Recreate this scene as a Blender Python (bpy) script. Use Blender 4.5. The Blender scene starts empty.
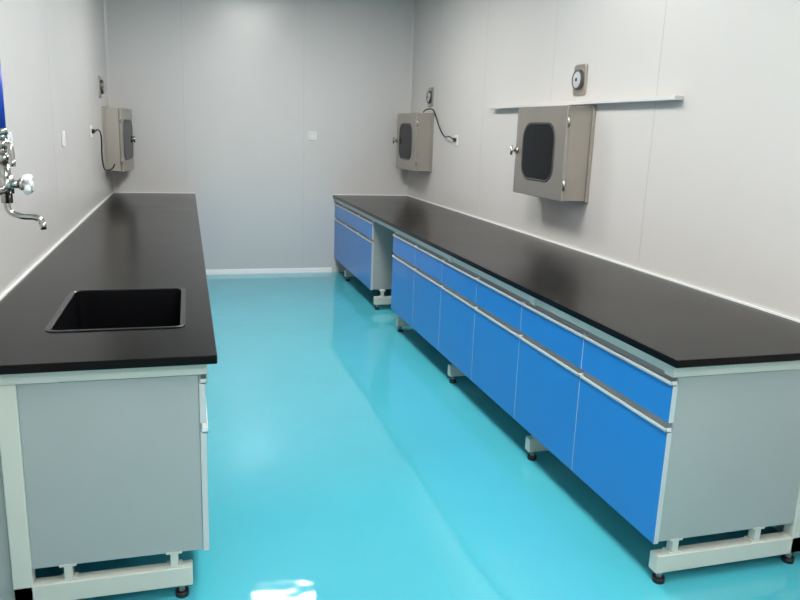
import bpy, bmesh, math, random
from mathutils import Vector, Matrix
random.seed(3)
sc=bpy.context.scene
sc.view_settings.view_transform='Standard'
sc.view_settings.look='None'
sc.view_settings.exposure=0.0

# ------------------------------------------------------------ materials
def mat(name,col,rough=.5,metal=0.,spec=.5,coat=0.,noise=0.,nscale=8.,bump=0.,bscale=60.,stretch=None,rvar=0.):
    m=bpy.data.materials.new(name); m.use_nodes=True
    nt=m.node_tree; b=nt.nodes['Principled BSDF']
    b.inputs['Base Color'].default_value=(*col,1); b.inputs['Roughness'].default_value=rough
    b.inputs['Metallic'].default_value=metal; b.inputs['Specular IOR Level'].default_value=spec
    b.inputs['Coat Weight'].default_value=coat; b.inputs['Coat Roughness'].default_value=.05
    tc=nt.nodes.new('ShaderNodeTexCoord'); mp=nt.nodes.new('ShaderNodeMapping')
    nt.links.new(tc.outputs['Object'],mp.inputs[0])
    if stretch: mp.inputs['Scale'].default_value=stretch
    if noise or rvar:
        n=nt.nodes.new('ShaderNodeTexNoise'); n.inputs['Scale'].default_value=nscale; n.inputs['Detail'].default_value=5
        nt.links.new(mp.outputs[0],n.inputs['Vector'])
        if noise:
            r=nt.nodes.new('ShaderNodeMapRange'); r.inputs[3].default_value=1-noise; r.inputs[4].default_value=1+noise
            r.inputs[1].default_value=.3; r.inputs[2].default_value=.7
            nt.links.new(n.outputs[0],r.inputs[0])
            v=nt.nodes.new('ShaderNodeVectorMath'); v.operation='SCALE'; v.inputs[0].default_value=col
            nt.links.new(r.outputs[0],v.inputs['Scale']); nt.links.new(v.outputs[0],b.inputs['Base Color'])
        if rvar:
            r=nt.nodes.new('ShaderNodeMapRange'); r.inputs[3].default_value=max(0,rough-rvar); r.inputs[4].default_value=rough+rvar
            r.inputs[1].default_value=.3; r.inputs[2].default_value=.7
            nt.links.new(n.outputs[0],r.inputs[0]); nt.links.new(r.outputs[0],b.inputs['Roughness'])
    if bump:
        n2=nt.nodes.new('ShaderNodeTexNoise'); n2.inputs['Scale'].default_value=bscale; n2.inputs['Detail'].default_value=2
        nt.links.new(mp.outputs[0],n2.inputs['Vector'])
        bp=nt.nodes.new('ShaderNodeBump'); bp.inputs['Strength'].default_value=1; bp.inputs['Distance'].default_value=bump
        nt.links.new(n2.outputs[0],bp.inputs['Height']); nt.links.new(bp.outputs[0],b.inputs['Normal'])
        if coat: nt.links.new(bp.outputs[0],b.inputs['Coat Normal'])
    return m
def emis(name,col,s):
    m=bpy.data.materials.new(name); m.use_nodes=True; b=m.node_tree.nodes['Principled BSDF']
    b.inputs['Base Color'].default_value=(*col,1); b.inputs['Emission Color'].default_value=(*col,1); b.inputs['Emission Strength'].default_value=s
    return m
M_wall=mat('wall_panel_paint',(.635,.617,.600),rough=.27,spec=.5,noise=.015,nscale=1.5,bump=.0008,bscale=2.5)
M_wallR=mat('wall_panel_paint_warm',(.61,.585,.56),rough=.34,spec=.4,noise=.012,nscale=1.5,bump=.0006,bscale=2.5)
M_joint=mat('panel_joint_sealant',(.47,.47,.47),rough=.6)
M_caulk=mat('white_silicone_caulk',(.85,.85,.84),rough=.45)
M_ceil=mat('ceiling_panel_paint',(.78,.78,.78),rough=.6)
M_floor=mat('turquoise_epoxy_floor',(.075,.455,.545),rough=.045,spec=.9,noise=.05,nscale=.9,bump=.0024,bscale=4.5,rvar=.02)
M_top=mat('black_phenolic_worktop',(.0055,.0045,.0042),rough=.22,spec=.12,noise=.10,nscale=2.2,rvar=.015)
M_frame=mat('cream_steel_frame',(.60,.605,.54),rough=.4)
M_grey=mat('grey_cabinet_panel',(.37,.395,.385),rough=.42,noise=.02,nscale=3)
M_dark=mat('recess_grey',(.28,.29,.30),rough=.6)
M_blue=mat('blue_laminate',(.018,.20,.57),rough=.28,noise=.02,nscale=3)
M_edge=mat('pale_edge_band',(.55,.58,.58),rough=.45)
M_alu=mat('brushed_aluminium_pull',(.82,.82,.80),rough=.35,metal=.3)
M_rub=mat('black_rubber_foot',(.012,.012,.012),rough=.5)
M_sink=mat('black_polypropylene_sink',(.003,.003,.004),rough=.35,spec=.2)
M_rim=mat('sink_rim_polypropylene',(.014,.014,.015),rough=.2,spec=.35)
M_steel=mat('stainless_steel',(.46,.42,.37),rough=.32,metal=.85,noise=.05,nscale=3,stretch=(1,1,.15))
M_steeld=mat('stainless_steel_seam',(.10,.095,.09),rough=.4,metal=.6)
M_glass=mat('dark_window_glass',(.006,.007,.009),rough=.10,spec=.10)
M_chrome=mat('chrome',(.48,.46,.43),rough=.18,metal=1)
M_plas=mat('white_plastic',(.80,.80,.79),rough=.35)
M_shelf=mat('painted_trunking',(.62,.61,.60),rough=.35)
M_bsleeve=mat('blue_plastic_sleeve',(.01,.06,.45),rough=.4)
M_cord=mat('black_cord',(.01,.01,.01),rough=.5)
M_lens=mat('gauge_glass',(.50,.50,.52),rough=.15)
M_led=emis('led_diffuser',(1,.985,.96),22.5)

# ------------------------------------------------------------ builder
class Obj:
    def __init__(s,name): s.name=name; s.bm=bmesh.new(); s.mats=[]
    def mi(s,m):
        if m not in s.mats: s.mats.append(m)
        return s.mats.index(m)
    def merge(s,b2,mapf,smooth=False):
        mp={v:s.bm.verts.new(v.co) for v in b2.verts}
        for f in b2.faces:
            try: nf=s.bm.faces.new([mp[v] for v in f.verts])
            except ValueError: continue
            nf.material_index=mapf(f); nf.smooth=smooth
        b2.free()
    def box(s,lo,hi,m,bevel=0.,front=None,skip=None):
        lo=Vector(lo);hi=Vector(hi)
        b=bmesh.new(); bmesh.ops.create_cube(b,size=1)
        for v in b.verts: v.co=Vector(((lo[i]+hi[i])/2+v.co[i]*(hi[i]-lo[i])) for i in range(3))
        b.normal_update()
        if skip is not None:
            bmesh.ops.delete(b,geom=[f for f in b.faces if f.normal.dot(Vector(skip))>.9],context='FACES')
        if bevel: bmesh.ops.bevel(b,geom=b.edges[:],offset=bevel,segments=2,affect='EDGES',profile=.5)
        b.normal_update()
        i=s.mi(m)
        if front:
            j=s.mi(front[1]); n=Vector(front[0])
            s.merge(b,lambda f:(j if f.normal.dot(n)>.9 else i))
        else: s.merge(b,lambda f:i)
    def loops(s,ls,m,cap0=False,cap1=False,smooth=False):
        i=s.mi(m); V=[[s.bm.verts.new(p) for p in l] for l in ls]; n=len(ls[0])
        for a,b in zip(V,V[1:]):
            for k in range(n):
                f=s.bm.faces.new([a[k],a[(k+1)%n],b[(k+1)%n],b[k]]); f.material_index=i; f.smooth=smooth
        if cap0: f=s.bm.faces.new(V[0][::-1]); f.material_index=i
        if cap1: f=s.bm.faces.new(V[-1]); f.material_index=i
    def tube(s,pts,r,m,seg=14,smooth_curve=True,caps=True):
        P=[Vector(p) for p in pts]
        if smooth_curve and len(P)>2:
            Q=[]
            E=[P[0]*2-P[1]]+P+[P[-1]*2-P[-2]]
            for k in range(1,len(E)-2):
                for t in range(8):
                    t/=8; a,b,c,d=E[k-1:k+3]
                    Q.append(.5*((2*b)+(c-a)*t+(2*a-5*b+4*c-d)*t*t+(3*b-a-3*c+d)*t**3))
            Q.append(P[-1]); P=Q
        R=r if isinstance(r,(list,tuple)) else [r]*len(P)
        up=None; ls=[]
        for k,p in enumerate(P):
            d=(P[min(k+1,len(P)-1)]-P[max(k-1,0)]).normalized()
            if up is None:
                up=d.orthogonal().normalized()
            up=(up-d*up.dot(d)).normalized(); w=d.cross(up)
            ls.append([p+(up*math.cos(a)+w*math.sin(a))*R[k] for a in [2*math.pi*q/seg for q in range(seg)]])
        s.loops(ls,m,caps,caps,True)
    def cyl(s,p0,p1,r,m,r2=None,seg=24):
        s.tube([p0,p1],[r,r if r2 is None else r2],m,seg,False)
    def finish(s,origin=None):
        bmesh.ops.recalc_face_normals(s.bm,faces=s.bm.faces[:])
        me=bpy.data.meshes.new(s.name); 
        xs=[v.co for v in s.bm.verts]
        if origin is None:
            origin=Vector(((min(v.x for v in xs)+max(v.x for v in xs))/2,(min(v.y for v in xs)+max(v.y for v in xs))/2,min(v.z for v in xs)))
        origin=Vector(origin)
        for v in s.bm.verts: v.co-=origin
        s.bm.to_mesh(me); s.bm.free()
        for m in s.mats: me.materials.append(m)
        o=bpy.data.objects.new(s.name,me); o.location=origin; sc.collection.objects.link(o)
        return o
def rrect(cx,cy,hx,hy,r,z,seg=6):
    out=[]
    for qx,qy,a0 in ((1,1,0),(-1,1,90),(-1,-1,180),(1,-1,270)):
        for k in range(seg+1):
            a=math.radians(a0+90*k/seg)
            out.append((cx+qx*(hx-r)+r*math.cos(a),cy+qy*(hy-r)+r*math.sin(a),z))
    return out
def rrect_x(x,cy,cz,hy,hz,r,seg=6):
    return [(x,p[0],p[1]) for p in rrect(cy,cz,hy,hz,r,0,seg)]

# ------------------------------------------------------------ room
W=2.966; H=2.85; YN=-9.2
def shell(name,lo,hi,m):
    o=Obj(name); o.box(lo,hi,m); return o
shell('floor',(-.1,YN-.1,-.1),(W+.1,.1,0),M_floor).finish()
shell('ceiling',(-.1,YN-.1,H),(W+.1,.1,H+.1),M_ceil).finish()
w=shell('wall_left',(-.1,YN,0),(0,0,H),M_wall)
for y in (-3.15,-6.6): w.box((-.001,y-.001,.86),(.0006,y+.001,H-.02),M_joint)
w.finish()
w=shell('wall_right',(W,YN,0),(W+.1,0,H),M_wallR)
for y in (-.85,-2.0,-3.15,-4.29,-5.45,-6.6,-7.75):
    hw=.002 if y<-4 else .001
    w.box((W-.0006,y-hw,.86),(W+.001,y+hw,H-.02),M_joint)
w.finish()
w=shell('wall_back',(-.1,0,0),(W+.1,.1,H),M_wall)
for x in (.68,1.84): w.box((x-.0013,-.0006,.06),(x+.0013,.001,H-.02),M_joint)
w.finish()
shell('wall_front',(-.1,YN-.1,0),(W+.1,YN,H),M_wall).finish()
# coves and baseboard
t=Obj('baseboard_back'); t.loops([[(x,-.0,0),(x,-.022,0),(x,-.020,.012),(x,-.010,.045),(x,-.0,.05)] for x in (.77,2.145)],M_caulk,True,True); t.finish()
t=Obj('trim_1'); t.loops([[(0,0,z),(.022,0,z),(.010,-.004,z),(.004,-.010,z),(0,-.022,z)] for z in (.83,H)],M_wall,True,True); t.finish()
t=Obj('trim_2'); t.loops([[(W,0,z),(W-.022,0,z),(W-.010,-.004,z),(W-.004,-.010,z),(W,-.022,z)] for z in (.83,H)],M_wallR,True,True); t.finish()

# ceiling lights
def lamp(x,y,sx=.3,sy=.6):
    o=Obj('ceiling_light')
    o.box((x-sx,y-sy,H-.03),(x+sx,y+sy,H-.001),M_alu,.004)
    o.box((x-sx+.015,y-sy+.015,H-.033),(x+sx-.015,y+sy-.015,H-.029),M_led)
    o.finish()
for y in (-1.98,-4.2,-6.4,-8.35): lamp(1.45,y)

# ------------------------------------------------------------ benches
def bench(name,side,y_near,segments,frames,xw,sink=None,bd=.604,fo=0.,foot0=.075,rail0=.045,br0=.115):
    """side=+1: bench against right wall (front faces -x); side=-1: left wall. X(d)=distance from front edge toward the wall"""
    o=Obj(name); depth=abs(xw[1]-xw[0]); xf=xw[0]
    X=(lambda d: xf+d*side)
    def bx(d0,d1,y0,y1,z0,z1,m,**k):
        a,b=X(d0),X(d1); o.box((min(a,b),min(y0,y1),z0),(max(a,b),max(y0,y1),z1),m,**k)
    # counter top
    y0=y_near; y1=-.004; zt=.82; zb=.794
    xa,xb=min(X(0),X(depth-.003)),max(X(0),X(depth-.003))
    if sink:
        i=o.mi(M_top)
        cx,cy=(xa+xb)/2,(y0+y1)/2; hx,hy=(xb-xa)/2,(y1-y0)/2
        for z,ins in ((zt,.003),(zb,.0)):
            b=bmesh.new()
            for lp in (rrect(cx,cy,hx-ins,hy-ins,.008,z,3),rrect(*sink[:4],sink[4],z,6)):
                vs=[b.verts.new(p) for p in lp]
                for k in range(len(vs)): b.edges.new((vs[k],vs[(k+1)%len(vs)]))
            bmesh.ops.triangle_fill(b,edges=b.edges[:],use_beauty=True)
            o.merge(b,lambda f:i)
        o.loops([rrect(cx,cy,hx-.003,hy-.003,.008,zt,3),rrect(cx,cy,hx,hy,.008,zt-.003,3),rrect(cx,cy,hx,hy,.008,zb,3)],M_top)
        o.loops([rrect(*sink[:4],sink[4],zt,6),rrect(*sink[:4],sink[4],zb,6)],M_top)
    else:
        o.box((xa,y0,zb),(xb,y1,zt),M_top,.003)
    # silicone bead on wall and at the end wall
    bx(depth-.010,depth-.001,y0,y1,zt+.0003,zt+.009,M_caulk)
    bx(.0,depth-.010,-.011,-.001,zt+.0003,zt+.008,M_caulk)
    ye=y_near+.03
    # front beam and rear beam
    bx(fo+.022,fo+.05,ye+.04,-.01,.758,.793,M_frame)
    bx(bd+.006,bd+.046,ye+.04,-.01,.758,.793,M_frame)
    # C frames
    for y in frames:
        a=y; c=y+.045
        bx(fo+.015,bd+.056,a,c,.752,.793,M_frame,bevel=.003)
        bx(bd+.001,bd+.056,a,c,.045,.752,M_frame,bevel=.003)
        bx(rail0,bd+.056,a,c,.045,.110,M_frame,bevel=.003)
        for d in (foot0,bd+.021):
            o.cyl((X(d),a+.022,0),(X(d),a+.022,.018),.021,M_rub); o.cyl((X(d),a+.022,.018),(X(d),a+.022,.05),.010,M_dark)
        for d in (br0,.455):   # hanging brackets
            bx(d-.012,d+.012,a+.006,c-.006,.110,.172,M_frame,bevel=.002)
            bx(d-.024,d+.024,a+.004,c-.004,.110,.116,M_frame)
            bx(d-.024,d+.024,a+.004,c-.004,.160,.168,M_frame)
    # cabinets
    for (ya,yb,n) in segments:      # ya<yb
        k=dict(skip=(0,0,1)) if sink else {}
        bx(fo+.042,bd,ya+.006,yb-.004,.165,.750,M_grey,**k)
        cw=(yb-ya)/n
        for c in range(n):
            p=ya+c*cw+.0018; q=ya+(c+1)*cw-.0018
            fr=(( -side,0,0),M_blue)
            bx(fo+.022,fo+.041,p,q,.160,.562,M_edge,bevel=.0012,front=fr)
            bx(fo+.022,fo+.041,p,q,.596,.722,M_edge,bevel=.0012,front=fr)
            for z in (.562,.722):
                bx(fo+.017,fo+.041,p,q,z+.001,z+.004,M_alu)
                bx(fo+.017,fo+.0205,p,q,z+.001,z+.013,M_alu,bevel=.0008)
                bx(fo+.036,fo+.041,p,q,z+.005,z+.033,M_dark)
                bx(fo+.017,fo+.036,p,p+.003,z+.001,z+.016,M_alu); bx(fo+.017,fo+.036,q-.003,q,z+.001,z+.016,M_alu)
    # service chase panels behind cabinets
    bx(bd+.060,bd+.070,ye+.05,-.02,.06,.750,M_grey)
    bx(bd+.060,depth-.006,ye+.02,ye+.035,.05,.56,M_grey)
    return o.finish()

yR=-5.742
bench('laboratory_bench',1,yR,[(-1.66,-.01,3),(-5.712,-2.32,6)],[-5.712,-4.72,-3.62,-2.44,-1.72,-.5],(2.149,W))
yL=-5.455
sx0,sx1,sy0,sy1=.25,.66,-5.11,-4.50
sc_=((sx0+sx1)/2,(sy0+sy1)/2,(sx1-sx0)/2,(sy1-sy0)/2)
bench('laboratory_sink_bench',-1,yL,[(-5.425,-.01,9)],[-5.425,-4.2,-3.1,-2.0,-.9],(.765,0.0),sink=(sc_[0],sc_[1],sc_[2]+.004,sc_[3]+.004,.034),bd=.553,fo=.014,foot0=.125,rail0=.09,br0=.145)

s=Obj('laboratory_sink'); cx,cy,hx,hy=sc_
zt=.8205
def rl(ins,z,r=.034): return rrect(cx,cy,hx-ins,hy-ins,max(.01,r),z,6)
s.loops([rl(-.014,zt,.04),rl(-.014,zt+.002,.04),rl(-.011,zt+.0035,.038),rl(-.002,zt+.0035,.032),rl(.003,zt,.028)],M_rim)
s.loops([rl(.003,zt,.028),rl(.012,.60,.04),rl(.03,.575,.04),rl(.16,.566,.03)],M_sink,False,True,False)
s.cyl((cx,cy,.566),(cx,cy,.570),.035,M_chrome); s.cyl((cx,cy,.570),(cx,cy,.5705),.024,M_rub)
s.finish()

# ------------------------------------------------------------ pass boxes
def wallbox(side,ya,yb,za,zb,depth,xwall,ajar=0,kl=.045):
    """side=+1 on right wall, opening toward -x"""
    o=Obj('stainless_steel_wall_box')
    X=(lambda d: xwall-d*side)      # d = distance out of the wall
    def bx(d0,d1,y0,y1,z0,z1,m,**k):
        a,b=X(d0),X(d1); o.box((min(a,b),y0,z0),(max(a,b),y1,z1),m,**k)
    bx(.0005,.022,ya-.010,yb+.010,za-.008,zb+.008,M_steel,bevel=.002)   # wall flange
    bx(.022,depth-.022,ya,yb,za,zb,M_steel,bevel=.002)
    bx(depth-.024,depth-.020,ya+.004,yb-.004,za+.004,zb-.004,M_steeld)
    mark=len(o.bm.verts)
    bx(depth-.020,depth,ya-.004,yb+.004,za-.004,zb+.004,M_steel,bevel=.003)
    cy=(ya+yb)/2+.01; cz=(za+zb)/2+.0; hy=.205; hz=.165
    def L(d,ins,r): return rrect_x(X(depth+d),cy,cz,hy-ins,hz-ins,r)
    o.loops([L(0,-.014,.10),L(.005,-.012,.10),L(.006,-.006,.095),L(.003,.0,.09)],M_steeld,False,False)
    o.loops([L(.003,0,.09),L(.004,.006,.085)],M_glass,False,True)
    hyy=yb-.020
    o.cyl((X(depth),hyy,cz),(X(depth+.012),hyy,cz),.022,M_chrome)
    o.cyl((X(depth+.012),hyy,cz),(X(depth+kl),hyy,cz),.009,M_chrome)
    o.cyl((X(depth+kl-.005),hyy,cz-.03),(X(depth+kl-.005),hyy,cz+.03),.008,M_chrome)
    for z in (za+.09,zb-.09): o.cyl((X(depth-.012),ya-.010,z-.03),(X(depth-.012),ya-.010,z+.03),.008,M_steel,seg=12)
    if ajar:
        o.bm.verts.ensure_lookup_table()
        piv=Vector((X(depth-.012),ya-.006,0)); Rm=Matrix.Rotation(ajar,3,'Z')
        for v in o.bm.verts[mark:]:
            v.co=piv+Rm@(v.co-piv)
    return o.finish()
wallbox(1,-3.72,-3.06,1.125,1.665,.18,W)
wallbox(1,-.78,-.12,1.125,1.665,.175,W)
wallbox(-1,-.60,-.08,1.06,1.60,.155,0,ajar=-math.radians(6),kl=.022)

# ------------------------------------------------------------ gauges
def gauge(side,y,z,xw):
    o=Obj('wall_pressure_gauge'); X=(lambda d:xw-side*d)
    def L(d,hy,hz,r): return rrect_x(X(d),y,z,hy,hz,r)
    o.loops([L(.0005,.072,.088,.02),L(.010,.072,.088,.02),L(.014,.066,.082,.018)],M_steel,True,True)
    def C(d,r): return [(X(d),y+r*math.cos(a),z+r*math.sin(a)) for a in [2*math.pi*k/32 for k in range(32)]]
    o.loops([C(.013,.060),C(.030,.058),C(.034,.052),C(.030,.046)],M_steeld,False,False,True)
    o.loops([C(.030,.046),C(.034,.02)],M_lens,False,True)
    o.loops([C(.034,.012),C(.037,.008)],M_rub,False,True)
    o.finish()
gauge(1,-3.52,1.825,W); gauge(1,-.67,1.82,W); gauge(-1,-.70,1.77,0)

# shelf strip on right wall
o=Obj('wall_cable_trunking')
o.box((W-.050,-4.51,1.678),(W-.0005,-2.24,1.700),M_shelf,.003)
o.finish()

# ------------------------------------------------------------ sockets / switches
def plate(name,axis,side,p,kind):
    o=Obj(name)
    x,y,z=p; s=.045
    def B(d0,d1,u0,u1,z0,z1,m,bv=0):
        if axis=='x':
            a,b=x-side*d0,x-side*d1; o.box((min(a,b),y+u0,z+z0),(max(a,b),y+u1,z+z1),m,bv)
        else:
            o.box((x+u0,y-d1,z+z0),(x+u1,y-d0,z+z1),m,bv)
    B(.0005,.010,-s,s,-s,s,M_plas,.003)
    if kind=='switch':
        B(.010,.014,-.016,.016,-.026,.026,M_plas,.001); B(.0098,.0104,-.018,.018,-.028,.028,M_joint)
    else:
        for (u,zz) in ((0,.018),(-.010,-.014),(.010,-.014)): B(.0095,.0103,u-.0025,u+.0025,zz-.006,zz+.006,M_rub)
    return o
plate('wall_socket','x',1,(W,-1.44,1.43),'socket').finish()
plate('light_switch','y',1,(1.93,0,1.415),'switch').finish()
plate('light_switch','x',-1,(0,-2.85,1.38),'switch').finish()
plate('wall_socket','x',-1,(0,-4.25,1.385),'socket').finish()
plate('wall_socket','x',-1,(0,-1.50,1.41),'socket').finish()
def cord(pts,plug):
    o=Obj('power_cord'); o.tube(pts,.006,M_cord,8)
    a,b=plug; o.box(a,b,M_cord,.004); o.finish()
cord([(W-.03,-1.44,1.435),(W-.05,-1.38,1.46),(W-.04,-1.22,1.46),(W-.03,-1.05,1.53),(W-.03,-.93,1.63),(W-.05,-.88,1.70),(W-.08,-.79,1.70),(W-.09,-.72,1.677)],((W-.032,-1.456,1.418),(W-.011,-1.424,1.45)))
cord([(.03,-1.50,1.41),(.05,-1.42,1.42),(.05,-1.25,1.36),(.03,-1.08,1.20),(.03,-.95,1.10),(.05,-.80,1.08),(.07,-.66,1.09),(.08,-.605,1.12)],((.011,-1.516,1.394),(.032,-1.484,1.426)))

# ------------------------------------------------------------ faucet
f=Obj('laboratory_faucet')
cx,cy=.145,-5.20
bx_,by_=.09,-5.33
ZT=.070
z=1.20+ZT
f.cyl((bx_,by_,.8205),(bx_,by_,.832),.032,M_chrome); f.cyl((bx_,by_,.832),(bx_,by_,.86),.024,M_chrome,.015)
f.cyl((bx_,by_,.86),(bx_,by_,z+.03),.012,M_chrome)
f.cyl((bx_,by_,z-.03),(bx_,by_,z+.03),.020,M_chrome); f.cyl((bx_,by_,z+.03),(bx_,by_,z+.045),.014,M_chrome,.008)
f.tube([(bx_,by_,z),(bx_+.03,by_+.05,z),(cx,cy+.06,z),(cx,cy+.17,z)],.012,M_chrome)
def handle(x,y,zz):
    f.cyl((x,y,zz),(x+.042,y,zz),.013,M_chrome); f.cyl((x+.040,y,zz),(x+.050,y,zz),.019,M_chrome)
    f.cyl((x+.050,y,zz),(x+.078,y,zz),.014,M_plas,.011)
    for k in range(4):
        a=math.pi/4+k*math.pi/2
        p=(x+.064,y+.034*math.cos(a),zz+.034*math.sin(a))
        f.cyl((x+.062,y,zz),p,.008,M_plas,.011,12)
def tap(y):
    x=cx; Z=ZT
    f.cyl((x,y,1.155+Z),(x,y,1.285+Z),.017,M_chrome); f.cyl((x,y,1.185+Z),(x,y,1.24+Z),.023,M_chrome)
    f.cyl((x,y,1.285+Z),(x,y,1.305+Z),.022,M_chrome); f.cyl((x,y,1.305+Z),(x,y,1.40),.012,M_chrome)
    f.cyl((x,y,1.395),(x,y,1.42),.019,M_chrome); f.cyl((x,y,1.42),(x,y,1.438),.016,M_chrome); f.cyl((x,y,1.438),(x,y,1.456),.020,M_chrome,.015)
    f.tube([(x,y,1.407),(x+.012,y-.01,1.407),(x+.024,y-.02,1.402),(x+.028,y-.024,1.385),(x+.028,y-.024,1.355)],.009,M_chrome)
    f.cyl((x+.028,y-.024,1.36),(x+.028,y-.024,1.34),.012,M_chrome,.009)
    f.cyl((x,y,1.456),(x,y,1.66),.014,M_bsleeve); f.cyl((x,y,1.66),(x,y,1.80),.006,M_chrome)
    f.tube([(x,y,1.79),(x-.005,y-.01,1.84),(x-.04,y-.06,1.87),(x-.07,y-.12,1.84),(x-.07,y-.13,1.78)],.006,M_chrome)
    handle(x,y,1.214+Z)
    f.tube([(x,y,1.17+Z),(x,y,1.14+Z),(x+.012,y,1.122+Z),(x+.04,y,1.112+Z),(x+.072,y,1.110+Z),(x+.092,y,1.102+Z),(x+.098,y,1.086+Z)],.0095,M_chrome)
    f.cyl((x+.097,y,1.093+Z),(x+.099,y,1.070+Z),.012,M_chrome,.009)
tap(cy+.17)
f.finish()

# ------------------------------------------------------------ camera
def rot(rx,r,rz):
    return Matrix.Rotation(rz,3,'Z')@Matrix.Rotation(rx,3,'X')@Matrix.Rotation(r,3,'Z')
cd=bpy.data.cameras.new('camera'); cd.sensor_width=36; cd.lens=733.64*36/800; cd.clip_start=.02
cam=bpy.data.objects.new('camera',cd); sc.collection.objects.link(cam)
cam.matrix_world=Matrix.Translation((.6944,-7.6076,1.4868))@rot(1.3455,.0355,-.2848).to_4x4()
sc.camera=cam
wd=bpy.data.worlds.new('world'); sc.world=wd; wd.use_nodes=True
wd.node_tree.nodes['Background'].inputs[0].default_value=(.8,.85,.9,1); wd.node_tree.nodes['Background'].inputs[1].default_value=.3
